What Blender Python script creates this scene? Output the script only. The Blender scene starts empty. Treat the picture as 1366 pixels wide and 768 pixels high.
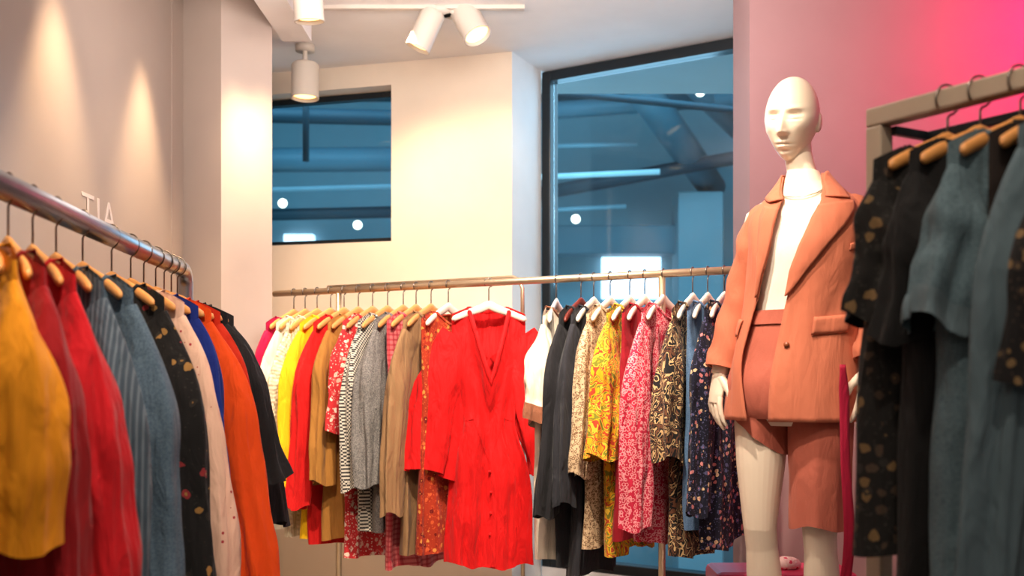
import bpy, bmesh, math, random
from mathutils import Vector, Matrix, noise
C = bpy.context.scene.collection
PI = math.pi
F, CX, V0, CAMZ = 1400.0, 683.0, 500.0, 1.17
def at(px, py, Y): return Vector(((px-CX)/F*Y, Y, CAMZ+(V0-py)/F*Y))
def sm(t):
    t = max(0.0, min(1.0, t)); return t*t*(3-2*t)
def sgp(c, p): return math.copysign(abs(c)**p, c)
def rid(x): return 1-2*abs(math.sin(x))
def interp(tab, z):
    if z <= tab[0][0]: return tab[0][1]
    for (a, va), (b, vb) in zip(tab, tab[1:]):
        if z <= b:
            t = (z-a)/(b-a); return va+(vb-va)*t
    return tab[-1][1]
def sp(tab, z):      # smooth (catmull-rom) table
    n = len(tab)
    if z <= tab[0][0]: return tab[0][1]
    if z >= tab[-1][0]: return tab[-1][1]
    for i in range(n-1):
        if z <= tab[i+1][0]:
            t = (z-tab[i][0])/(tab[i+1][0]-tab[i][0])
            p1, p2 = tab[i][1], tab[i+1][1]
            p0 = tab[i-1][1] if i > 0 else p1
            p3 = tab[i+2][1] if i+2 < n else p2
            return .5*((2*p1)+(-p0+p2)*t+(2*p0-5*p1+4*p2-p3)*t*t+(-p0+3*p1-3*p2+p3)*t**3)

# ------------------------------------------------------------------ materials
def lin(c):
    return tuple((x/255/12.92 if x/255 <= .04045 else ((x/255+.055)/1.055)**2.4) for x in c)+(1,)
class NT:
    def __init__(s, name):
        s.m = bpy.data.materials.new(name); s.m.use_nodes = True
        s.t = s.m.node_tree; s.b = s.t.nodes['Principled BSDF']
        s.out = s.t.nodes['Material Output']
    def n(s, typ, inp=None, **kw):
        nd = s.t.nodes.new(typ)
        for k, v in kw.items(): setattr(nd, k, v)
        for k, v in (inp or {}).items(): s.put(nd.inputs[k], v)
        return nd
    def put(s, sock, v):
        if isinstance(v, bpy.types.NodeSocket): s.t.links.new(v, sock)
        else: sock.default_value = v
    def mix(s, f, a, b, blend='MIX'):
        nd = s.t.nodes.new('ShaderNodeMix'); nd.data_type = 'RGBA'; nd.blend_type = blend
        s.put(nd.inputs[0], f); s.put(nd.inputs[6], a); s.put(nd.inputs[7], b)
        return nd.outputs[2]
    def math(s, op, a, b=0.0):
        nd = s.t.nodes.new('ShaderNodeMath'); nd.operation = op
        s.put(nd.inputs[0], a); s.put(nd.inputs[1], b); return nd.outputs[0]
    def bump(s, h, strength, dist=.002, prev=None):
        nd = s.n('ShaderNodeBump', {'Height': h, 'Strength': strength, 'Distance': dist})
        if prev is not None: s.put(nd.inputs['Normal'], prev)
        s.put(s.b.inputs['Normal'], nd.outputs[0]); return nd.outputs[0]
def surf(name, col, rough=.5, metal=0.0, var=.06, nscale=6.0, bump=.1, bscale=120.0, emit=None, estr=0.0, spec=.5):
    N = NT(name); c = lin(col)
    co = N.n('ShaderNodeTexCoord').outputs['Object']
    nz = N.n('ShaderNodeTexNoise', {'Vector': co, 'Scale': nscale, 'Detail': 4.0}).outputs['Fac']
    lo = tuple(x*(1-var) for x in c[:3])+(1,); hi = tuple(min(1, x*(1+var)) for x in c[:3])+(1,)
    N.put(N.b.inputs['Base Color'], N.mix(nz, lo, hi))
    N.b.inputs['Roughness'].default_value = rough; N.b.inputs['Metallic'].default_value = metal
    N.b.inputs['Specular IOR Level'].default_value = spec
    if bump:
        n2 = N.n('ShaderNodeTexNoise', {'Vector': co, 'Scale': bscale, 'Detail': 2.0}).outputs['Fac']
        N.bump(n2, bump)
    if emit:
        N.b.inputs['Emission Color'].default_value = lin(emit); N.b.inputs['Emission Strength'].default_value = estr
    return N.m
def wood(name, c1, c2, rough=.4):
    N = NT(name); co = N.n('ShaderNodeTexCoord').outputs['Object']
    mp = N.n('ShaderNodeMapping', {'Vector': co, 'Scale': (4.0, 60.0, 40.0)}).outputs[0]
    nz = N.n('ShaderNodeTexNoise', {'Vector': mp, 'Scale': 1.5, 'Detail': 5.0, 'Distortion': .6}).outputs['Fac']
    N.put(N.b.inputs['Base Color'], N.mix(nz, lin(c1), lin(c2)))
    N.b.inputs['Roughness'].default_value = rough; N.bump(nz, .1); return N.m
def fabric(name, kind, cols, scale=20.0, rough=.85, th=.35, crease=.65):
    N = NT(name); c = [lin(x) for x in cols]
    co = N.n('ShaderNodeTexCoord').outputs['Object']
    u = N.n('ShaderNodeVectorMath', {0: co, 1: (1.0, 1.0, 0.0)}, operation='DOT_PRODUCT').outputs['Value']
    v = N.n('ShaderNodeSeparateXYZ', {0: co}).outputs['Z']
    uv = N.n('ShaderNodeCombineXYZ', {0: u, 1: v}).outputs[0]
    nz = N.n('ShaderNodeTexNoise', {'Vector': co, 'Scale': 9.0, 'Detail': 4.0})
    dco = N.n('ShaderNodeVectorMath', {0: co, 1: N.n('ShaderNodeVectorMath', {0: N.n('ShaderNodeTexNoise', {'Vector': co, 'Scale': scale*1.3, 'Detail': 2.0}).outputs['Color'], 3: .6/scale}, operation='SCALE').outputs[0]}, operation='ADD').outputs[0]
    weave = N.n('ShaderNodeTexNoise', {'Vector': co, 'Scale': 420.0, 'Detail': 2.0}).outputs['Fac']
    h = weave; bs = .25
    base = c[0]
    def ramp(fac, cs, const=True):
        r = N.n('ShaderNodeValToRGB', {'Fac': fac}); e = r.color_ramp
        if const: e.interpolation = 'CONSTANT'
        while len(e.elements) < len(cs): e.elements.new(.5)
        for i, cc in enumerate(cs):
            e.elements[i].position = i/len(cs); e.elements[i].color = cc
        return r.outputs[0]
    if kind == 'plain': col = base
    elif kind == 'dots':
        vo = N.n('ShaderNodeTexVoronoi', {'Vector': co, 'Scale': scale, 'Randomness': .55})
        col = N.mix(N.math('LESS_THAN', vo.outputs['Distance'], th), base, c[1])
    elif kind == 'floral':
        vo = N.n('ShaderNodeTexVoronoi', {'Vector': dco, 'Scale': scale})
        pal = ramp(N.n('ShaderNodeSeparateColor', {0: vo.outputs['Color']}).outputs[0], c[1:])
        m1 = N.math('LESS_THAN', vo.outputs['Distance'], th)
        vo2 = N.n('ShaderNodeTexVoronoi', {'Vector': dco, 'Scale': scale*2.6})
        m2 = N.math('LESS_THAN', vo2.outputs['Distance'], th*.75)
        col = N.mix(m2, base, c[-1]); col = N.mix(m1, col, pal)
        core = N.math('LESS_THAN', vo.outputs['Distance'], th*.35)
        col = N.mix(core, col, c[1])
    elif kind == 'leaf':
        wv = N.n('ShaderNodeTexNoise', {'Vector': dco, 'Scale': scale, 'Detail': 1.5, 'Distortion': 2.2}).outputs['Fac']
        cs = [c[i % len(c)] for i in range(len(c)*2)]
        r = N.n('ShaderNodeMapRange', {0: wv, 1: .3, 2: .7}).outputs[0]
        col = ramp(r, cs)
    elif kind == 'speck':
        vo = N.n('ShaderNodeTexVoronoi', {'Vector': dco, 'Scale': scale})
        d = vo.outputs['Distance']
        col = N.mix(N.math('MULTIPLY', N.math('GREATER_THAN', d, th), N.math('LESS_THAN', d, th+.22)), base, c[1])
    elif kind == 'check':
        ck = N.n('ShaderNodeTexChecker', {'Vector': uv, 'Color1': c[0], 'Color2': c[1], 'Scale': scale})
        col = ck.outputs[0]
    elif kind == 'plaid':
        a = N.math('GREATER_THAN', N.math('SINE', N.math('MULTIPLY', u, scale)), th)
        b = N.math('GREATER_THAN', N.math('SINE', N.math('MULTIPLY', v, scale)), th)
        col = N.mix(N.math('MULTIPLY', a, .6), base, c[1]); col = N.mix(N.math('MULTIPLY', b, .6), col, c[1])
    elif kind == 'stripe':
        a = N.math('GREATER_THAN', N.math('SINE', N.math('MULTIPLY', u, scale)), th)
        col = N.mix(a, base, c[1])
    elif kind == 'knit':
        w = N.math('SINE', N.math('MULTIPLY', u, scale)); w2 = N.math('SINE', N.math('MULTIPLY', v, scale*.8))
        h = N.math('MULTIPLY', w, N.math('ADD', w2, 1.4)); bs = .8
        col = N.mix(N.math('MULTIPLY', N.math('ADD', w, 1.0), .2), base, tuple(x*.55 for x in base[:3])+(1,))
    elif kind == 'tweed':
        t = N.n('ShaderNodeTexNoise', {'Vector': co, 'Scale': scale, 'Detail': 3.0}).outputs['Fac']
        col = ramp(N.n('ShaderNodeMapRange', {0: t, 1: .35, 2: .65}).outputs[0], c, False)
    col = N.mix(N.math('MULTIPLY', nz.outputs['Fac'], .35), col, tuple(x*.6 for x in base[:3])+(1,)) if kind == 'plain' else col
    N.put(N.b.inputs['Base Color'], col)
    N.b.inputs['Roughness'].default_value = rough; N.b.inputs['Specular IOR Level'].default_value = .25
    N.b.inputs['Sheen Weight'].default_value = .05
    mp = N.n('ShaderNodeMapping', {'Vector': co, 'Scale': (1.0, 1.0, .3)}).outputs[0]
    cr_ = N.n('ShaderNodeTexNoise', {'Vector': mp, 'Scale': 22.0, 'Detail': 3.0, 'Distortion': .5}).outputs['Fac']
    b0 = N.bump(cr_, crease, .03)
    N.bump(h, bs, .0015, b0)
    return N.m

# ------------------------------------------------------------------ mesh helpers
class MB:
    def __init__(s): s.v = []; s.f = []
    def loft(s, rings, closed=True, cap0=False, cap1=False):
        n = len(rings[0]); b = len(s.v)
        for r in rings: s.v += [tuple(p) for p in r]
        m = n if closed else n-1
        for i in range(len(rings)-1):
            for j in range(m):
                a = b+i*n+j; c = b+i*n+(j+1) % n
                s.f.append((a, c, c+n, a+n))
        if cap0: s.f.append(tuple(b+j for j in reversed(range(n))))
        if cap1: s.f.append(tuple(b+(len(rings)-1)*n+j for j in range(n)))
    def tube(s, pts, rad, n=12, ry=None, side=None, cap=True):
        pts = [Vector(p) for p in pts]; k = len(pts)
        if not hasattr(rad, '__len__'): rad = [rad]*k
        if ry is None: ry = rad
        if not hasattr(ry, '__len__'): ry = [ry]*k
        rings = []; prev = Vector(side) if side else None
        for i in range(k):
            d = (pts[min(i+1, k-1)]-pts[max(i-1, 0)]).normalized()
            if prev is None:
                prev = Vector((1, 0, 0)) if abs(d.x) < .9 else Vector((0, 1, 0))
            a = (prev-d*prev.dot(d)).normalized(); b = d.cross(a); prev = a
            rings.append([pts[i]+a*rad[i]*math.cos(2*PI*j/n)+b*ry[i]*math.sin(2*PI*j/n) for j in range(n)])
        s.loft(rings, True, cap, cap)
    def box(s, x0, x1, y0, y1, z0, z1, M=None):
        b = len(s.v)
        P = [Vector(p) for p in ((x0,y0,z0),(x1,y0,z0),(x1,y1,z0),(x0,y1,z0),(x0,y0,z1),(x1,y0,z1),(x1,y1,z1),(x0,y1,z1))]
        if M: P = [M@p for p in P]
        s.v += [tuple(p) for p in P]
        s.f += [tuple(b+i for i in q) for q in ((0,3,2,1),(4,5,6,7),(0,1,5,4),(1,2,6,5),(2,3,7,6),(3,0,4,7))]
    def seg(s, P0, P1, z0, z1, th):        # wall prism, thickness to the left of P0->P1
        d = Vector((P1[0]-P0[0], P1[1]-P0[1], 0)); L = d.length; d.normalize()
        M = Matrix(((d.x, -d.y, 0, P0[0]), (d.y, d.x, 0, P0[1]), (0, 0, 1, 0), (0, 0, 0, 1)))
        s.box(0, L, 0, th, z0, z1, M)
    def ell(s, c, r, n=20, m=14):
        rings = []
        for i in range(1, m):
            t = PI*i/m
            rings.append([(c[0]+r[0]*math.sin(t)*math.cos(2*PI*j/n), c[1]+r[1]*math.sin(t)*math.sin(2*PI*j/n), c[2]-r[2]*math.cos(t)) for j in range(n)])
        s.loft(rings, True, True, True)
    def mesh(s, name, mat, smooth=True):
        me = bpy.data.meshes.new(name); me.from_pydata(s.v, [], s.f); me.update()
        bm = bmesh.new(); bm.from_mesh(me); bmesh.ops.recalc_face_normals(bm, faces=bm.faces); bm.to_mesh(me); bm.free()
        me.materials.append(mat)
        if smooth: me.polygons.foreach_set('use_smooth', [True]*len(me.polygons))
        return me
    def build(s, name, mat, parent=None, smooth=True, label=None, bevel=0, subd=0):
        o = bpy.data.objects.new(name, s.mesh(name, mat, smooth)); C.objects.link(o)
        if parent: o.parent = parent
        if label: o['label'] = label
        if bevel:
            m = o.modifiers.new('bevel', 'BEVEL'); m.width = bevel; m.segments = 2; m.limit_method = 'ANGLE'
        if subd:
            m = o.modifiers.new('sub', 'SUBSURF'); m.levels = subd; m.render_levels = subd
        return o
def tag(o, label, cat, group=None):
    o['label'] = label; o['category'] = cat
    if group: o['group'] = group
    return o
def thing(name, label, cat, loc=(0,0,0), rz=0, group=None):
    o = bpy.data.objects.new(name, None); C.objects.link(o); o.empty_display_size = .05
    o.location = loc; o.rotation_euler = (0, 0, rz); return tag(o, label, cat, group)
def struct(name, mb, mat, bevel=0, smooth=False, parent=None):
    o = mb.build(name, mat, parent, smooth, bevel=bevel)
    if not parent: o['kind'] = 'structure'
    return o

# ------------------------------------------------------------------ palette
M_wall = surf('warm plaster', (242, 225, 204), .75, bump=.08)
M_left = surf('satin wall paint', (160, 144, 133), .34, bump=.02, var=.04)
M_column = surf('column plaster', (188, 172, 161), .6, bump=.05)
M_white = surf('white plaster', (244, 242, 242), .8, bump=.05)
M_pinkwall = surf('blush wall paint', (164, 130, 130), .7, bump=.05)
M_floor = surf('polished concrete floor', (170, 160, 150), .35, var=.15, nscale=3)
M_frame = surf('dark window frame', (14, 22, 28), .35)
M_steel = surf('brushed steel', (170, 172, 178), .32, 1.0, var=.1, nscale=40)
M_brass = surf('champagne metal', (205, 182, 152), .35, .85, var=.06, nscale=30)
M_beige = surf('beige coated metal', (184, 168, 150), .4, .3)
M_hook = surf('hook wire', (130, 122, 115), .3, 1.0)
M_wood = wood('beech hanger wood', (206, 134, 66), (232, 168, 100))
M_pale = wood('whitewashed hanger wood', (238, 222, 200), (250, 240, 226))
M_darkwood = wood('red brown hanger wood', (84, 30, 22), (120, 46, 32))
M_spot = surf('white lamp housing', (214, 204, 192), .45, bump=0)
M_lens = surf('lamp lens', (255, 225, 170), .3, emit=(255, 200, 120), estr=4.0, bump=0)
M_skin = surf('ivory mannequin lacquer', (232, 214, 194), .42, var=.02, bump=0)
M_suit = fabric('terracotta suit cloth', 'plain', [(200, 114, 86)], crease=.3)
M_suit2 = fabric('rose suit cloth', 'plain', [(186, 100, 82)], crease=.32)
M_camis = fabric('white jersey', 'plain', [(248, 238, 224)], crease=.2)
M_btn = surf('amber button', (150, 80, 50), .3, bump=0)

# ------------------------------------------------------------------ room
CEIL = 2.71
m = MB(); m.box(-3, 3.4, -1.5, 5.6, -.1, 0); struct('floor', m, M_floor)
m = MB(); m.box(-1.55, 3.4, -1.5, 5.75, CEIL, CEIL+.1); struct('ceiling', m, M_white)
m = MB(); m.box(-.985, -.86, 1.0, 4.5, 2.60, CEIL-.001); struct('trim_1', m, M_white)
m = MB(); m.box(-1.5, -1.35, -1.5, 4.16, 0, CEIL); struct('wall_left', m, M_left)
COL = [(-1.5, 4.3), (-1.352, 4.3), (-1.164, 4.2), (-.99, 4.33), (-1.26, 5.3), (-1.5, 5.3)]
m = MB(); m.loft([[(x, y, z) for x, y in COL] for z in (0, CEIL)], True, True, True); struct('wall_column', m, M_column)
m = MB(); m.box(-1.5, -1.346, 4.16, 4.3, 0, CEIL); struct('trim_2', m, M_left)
def bw(X): return (X, 5.0-.29*X)
m = MB()
m.seg(bw(-.595), bw(0), 0, CEIL, .16)
m.seg(bw(-1.5), bw(-.595), 0, 1.83, .16)
m.seg(bw(-1.5), bw(-.595), 2.60, CEIL, .16)
struct('wall_back', m, M_wall)
m = MB(); m.seg((0.0, 5.0), (.148, 5.32), 0, CEIL, .12); struct('wall_return', m, M_white)
m = MB(); m.box(.883, 3.3, 3.9, 4.19, 0, CEIL); struct('wall_right', m, M_pinkwall)
def glass(name, tint):
    N = NT(name); t = N.n('ShaderNodeBsdfTransparent', {'Color': tint}); g = N.n('ShaderNodeBsdfGlossy', {'Roughness': .03})
    co = N.n('ShaderNodeTexCoord').outputs['Object']
    nz = N.n('ShaderNodeTexNoise', {'Vector': co, 'Scale': 2.0}).outputs['Fac']
    fr = N.n('ShaderNodeFresnel', {'IOR': 1.35}).outputs[0]
    f = N.math('ADD', N.math('MULTIPLY', fr, .6), N.math('MULTIPLY', nz, .02))
    mx = N.n('ShaderNodeMixShader', {0: f, 1: t.outputs[0], 2: g.outputs[0]})
    N.t.links.new(mx.outputs[0], N.out.inputs['Surface']); return N.m
M_glass = glass('tinted glass', (.80, .94, .98, 1))
M_smoke = glass('smoked plum glass', (.50, .36, .44, 1))
def window(name, P0, P1, z0, z1, fw, dep, off=0.0):
    d = Vector((P1[0]-P0[0], P1[1]-P0[1], 0)); L = d.length; d.normalize()
    Mx = Matrix(((d.x, -d.y, 0, P0[0]), (d.y, d.x, 0, P0[1]), (0, 0, 1, 0), (0, 0, 0, 1)))
    f = MB(); o0, o1 = off, off+dep
    f.box(0, fw, o0, o1, z0, z1, Mx); f.box(L-fw, L, o0, o1, z0, z1, Mx)
    f.box(fw, L-fw, o0, o1, z1-fw, z1, Mx); f.box(fw, L-fw, o0, o1, z0, z0+fw, Mx)
    o = struct(name, f, M_frame, bevel=.004)
    p = MB(); p.box(fw, L-fw, o0+dep*.45, o0+dep*.55, z0+fw, z1-fw, Mx)
    struct('pane', p, M_glass, parent=o)
    return o
window('window_1', bw(-1.5), bw(-.598), 1.832, 2.598, .03, .05, .10)
window('window_2', (.150, 5.325), (1.35, 4.555), .2, CEIL-.005, .05, .08)
m = MB(); m.seg((.150, 5.325), (1.35, 4.555), 0, .2, .2); struct('trim_3', m, M_white)
# building seen through the windows
M_obl = surf('blue grey outer wall', (140, 168, 178), .8)
M_obd = surf('dark blue steel', (40, 64, 76), .6)
M_obm = surf('teal grey duct', (92, 124, 138), .5)
M_bright = surf('daylit opening', (230, 240, 250), .5, emit=(225, 238, 255), estr=2.4, bump=0)
M_tube = surf('cool tube', (190, 220, 225), .5, emit=(150, 200, 220), estr=.38, bump=0)
M_tube2 = surf('dim tube', (130, 160, 172), .5, emit=(130, 180, 205), estr=.12, bump=0)
M_bulb = surf('warm bulb', (255, 240, 220), .5, emit=(255, 236, 215), estr=5, bump=0)
m = MB(); m.box(-6, 6, 10.5, 10.7, -1, 5); struct('wall_outer', m, M_obl)
m = MB(); m.box(-6, 6, 6.0, 10.5, 3.9, 4.0); struct('ceiling_outer', m, M_obd)
m = MB(); m.box(-6, 6, 5.8, 10.5, -1.0, -.9); struct('floor_outer', m, M_obl)
def obj_box(px0, py0, px1, py1, Y, th, name, mat, label, cat):
    a = at(px0, py1, Y); b = at(px1, py0, Y)
    m = MB(); m.box(a.x, b.x, Y, Y+th, a.z, b.z)
    return tag(m.build(name, mat, smooth=False, bevel=.01), label, cat)
obj_box(803, 342, 882, 398, 10.40, .1, 'bright_opening', M_bright, 'bright daylit square opening in the far building behind the tall window', 'opening')
a = at(905, 520, 9.6); b = at(965, 255, 9.6); m = MB(); m.box(a.x, b.x, 9.6, 10.0, -.9, b.z)
tag(m.build('concrete_pillar', M_obl, smooth=False, bevel=.01), 'pale blue pillar of the far building seen behind the tall window', 'pillar')
obj_box(690, 300, 905, 338, 9.8, .3, 'ceiling_beam', M_obm, 'grey blue beam above the bright opening behind the tall window', 'beam')
def duct(pts, r, name, mat, label, cat, n=14):
    m = MB(); m.tube(pts, r, n); return tag(m.build(name, mat), label, cat)
duct([at(815, 60, 7.4), at(950, 250, 10.0)], .13, 'ventilation_duct', M_obm, 'round ventilation duct running diagonally behind the tall window', 'duct', 20)
duct([at(868, 60, 7.4), at(990, 180, 9.6)], .08, 'ventilation_duct', M_obm, 'slimmer duct beside the diagonal round duct behind the tall window', 'duct', 20)
duct([at(700, 118, 7), at(1010, 150, 7)], .025, 'water_pipe', M_obd, 'dark pipe crossing high behind the tall window', 'pipe')
duct([at(700, 150, 8.6), at(1010, 128, 8.6)], .07, 'steel_girder', M_obm, 'upper steel girder behind the tall window', 'beam')
duct([at(700, 262, 9.2), at(1010, 205, 9.2)], .06, 'steel_girder', M_obd, 'dark steel girder sloping upward behind the tall window', 'beam')
duct([at(735, 195, 8.9), at(850, 192, 8.9)], .018, 'light_tube', M_tube2, 'upper pale light tube behind the tall window', 'light')
duct([at(700, 237, 8.2), at(880, 229, 8.2)], .022, 'light_tube', M_tube, 'longest pale light tube behind the tall window, below the upper one', 'light')
duct([at(700, 282, 9.0), at(835, 275, 9.0)], .018, 'light_tube', M_tube2, 'lowest pale light tube behind the tall window', 'light')
duct([at(200, 258, 8), at(540, 248, 8)], .020, 'light_tube', M_tube2, 'pale light tube crossing the small window beside the column', 'light')
duct([at(200, 150, 7.5), at(560, 158, 7.5)], .055, 'steel_girder', M_obd, 'upper dark girder crossing the small window beside the column', 'beam')
duct([at(200, 215, 8.6), at(560, 212, 8.6)], .10, 'ventilation_duct', M_obm, 'grey blue duct crossing the middle of the small window', 'duct')
duct([at(200, 290, 9), at(560, 282, 9)], .05, 'steel_girder', M_obd, 'lower dark girder crossing the small window beside the column', 'beam')
duct([at(408, 60, 7), at(408, 215, 7)], .022, 'hanging_rod', M_obd, 'vertical dark rod hanging behind the small window', 'rod')
for px, py, Y, lab in ((768, 292, 8.5, 'glowing round bulb low on the left of the tall window'), (934, 122, 7.6, 'small glowing lamp high on the right of the tall window'),
                       (477, 300, 8.5, 'bright round bulb near the lower edge of the small window'), (377, 271, 8.5, 'small bulb beside the column in the small window')):
    m = MB(); r = .036; m.ell((0, 0, 0), (r, r, r)); o = m.build('round_bulb', M_bulb); o.location = at(px, py, Y); tag(o, lab, 'bulb')
obj_box(378, 312, 418, 327, 10.4, .1, 'bright_opening', M_bright, 'bright low opening at the bottom of the small window', 'opening')

# wall lettering
cu = bpy.data.curves.new('lettering', 'FONT'); cu.body = 'TIA'; cu.size = .15; cu.extrude = .0008; cu.space_character = 1.15
to = bpy.data.objects.new('tmp', cu); C.objects.link(to); bpy.context.view_layer.update()
me = bpy.data.meshes.new_from_object(to.evaluated_get(bpy.context.evaluated_depsgraph_get())); bpy.data.objects.remove(to)
M_let = surf('pale lettering', (210, 197, 190), .5, bump=0); me.materials.clear(); me.materials.append(M_let)
lo = bpy.data.objects.new('wall_lettering', me); C.objects.link(lo)
p = at(108, 296, 1.35*1400/(683-108)); xs = [v.co.x for v in me.vertices]; kx = .28/(max(xs)-min(xs))
lo.matrix_world = Matrix(((0, 0, 1, -1.349), (kx, 0, 0, p.y), (0, .95, 0, p.z), (0, 0, 0, 1)))
tag(lo, 'pale letters TIA on the left wall above the rail', 'lettering')

# ------------------------------------------------------------------ lamps on the ceiling
def orient(d):
    d = Vector(d).normalized(); return Vector((0, 0, -1)).rotation_difference(d).to_matrix().to_4x4()
def spot_fixture(c, d, label, r=.06, L=.17, mount=None):
    t = thing('track_spotlight', label, 'spotlight', c, 0, 'ceiling spotlights'); R = orient(d)
    prof = [(.0, L/2), (r*.88, L/2), (r*.97, L/2-.006), (r, L/2-.014), (r, -L/2+.006), (r*1.02, -L/2+.003), (r*1.02, -L/2), (r*.92, -L/2), (r*.9, -L/2+.022), (.0, -L/2+.022)]
    m = MB(); m.loft([[R@Vector((max(q, .0005)*math.cos(2*PI*j/32), max(q, .0005)*math.sin(2*PI*j/32), z)) for j in range(32)] for q, z in prof])
    o = m.build('lamp_housing', M_spot, t)
    m = MB(); m.loft([[R@Vector((q*math.cos(2*PI*j/28), q*math.sin(2*PI*j/28), -L/2+.016)) for j in range(28)] for q in (.0005, r*.5, r*.88)])
    m.build('lens', M_lens, t)
    top = R@Vector((0, 0, L*.25)); mp = Vector(mount)-Vector(c)
    m = MB(); m.tube([top, Vector((mp.x, mp.y, max(top.z+.02, mp.z-.06))), mp], .012, 10); m.build('stem', M_spot, t)
    m = MB(); m.tube([mp+Vector((0, 0, -.03)), mp], .045, 20); m.build('mount_plate', M_spot, t)
    return t
p1 = at(411, 2, 3.95); spot_fixture(p1, (.05, .1, -1), 'cropped spotlight at the top beside the ceiling step', r=.056, L=.15, mount=(p1.x, p1.y, CEIL))
p2 = at(568, 40, 4.4); p3 = at(625, 26, 4.4)
spot_fixture(p2, (-.36, .0, -.8), 'tilted white spotlight pointing down left, smaller of the pair', r=.052, mount=(at(588, 0, 4.4).x, 4.4, CEIL))
spot_fixture(p3, (.40, -.32, -.8), 'tilted white spotlight pointing down right with glowing lens', r=.060, L=.19, mount=(at(606, 0, 4.4).x, 4.42, CEIL))
p4 = at(407, 108, 4.9); spot_fixture(p4, (.0, -.05, -1), 'straight white spotlight hanging above the small window', r=.064, L=.165, mount=(p4.x, 4.9, CEIL))
m = MB(); m.box(at(432, 0, 4.5).x, at(700, 0, 4.36).x, 4.36, 4.39, CEIL-.018, CEIL)
tag(m.build('lighting_track', M_spot, smooth=False, bevel=.003), 'thin white lighting track along the ceiling', 'track')

# ------------------------------------------------------------------ hangers and garments
DROP = .078
def shl(x): return -.010-DROP*(abs(x)/.2)**1.25
bars = {}
def hanger_meshes(hc, R, hw):
    key = (hc, R, hw)
    if key in bars: return bars[key]
    pts = []; rx = []; ry = []
    for i in range(37):
        x = -hw+2*hw*i/36; k = abs(x)/hw
        pts.append((x, -.022*k*k, shl(x)-.017+.006*math.exp(-(x/.02)**2)))
        e = math.sqrt(max(.06, 1-max(0, (k-.92)/.08)**2))
        rx.append((.0165-.006*k)*e); ry.append((.0062+.0015*k)*e)
    out = {}
    for nm, mt in (('wood', M_wood), ('pale', M_pale), ('dark', M_darkwood)):
        m = MB(); m.tube(pts, rx, 12, ry, side=(0, 0, 1)); out[nm] = m.mesh('hanger_bar', mt)
    hp = [(0, 0, -.02), (0, 0, hc-R-.006)]
    for i in range(18):
        a = math.radians(-80+300*i/17); hp.append((R*math.cos(a), 0, hc+R*math.sin(a)))
    m = MB(); m.tube(hp, .0022, 8); out['hook'] = m.mesh('hanger_hook', M_hook)
    bars[key] = out; return out
def hanger(loc, rz, hc, R, kind, label, group, hw=.19):
    t = thing('clothes_hanger', label, 'hanger', loc, rz, group); ms = hanger_meshes(hc, R, hw)
    for nm, me in (('bar', ms[kind]), ('hook', ms['hook'])):
        o = bpy.data.objects.new(nm, me); C.objects.link(o); o.parent = t
    return t
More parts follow.
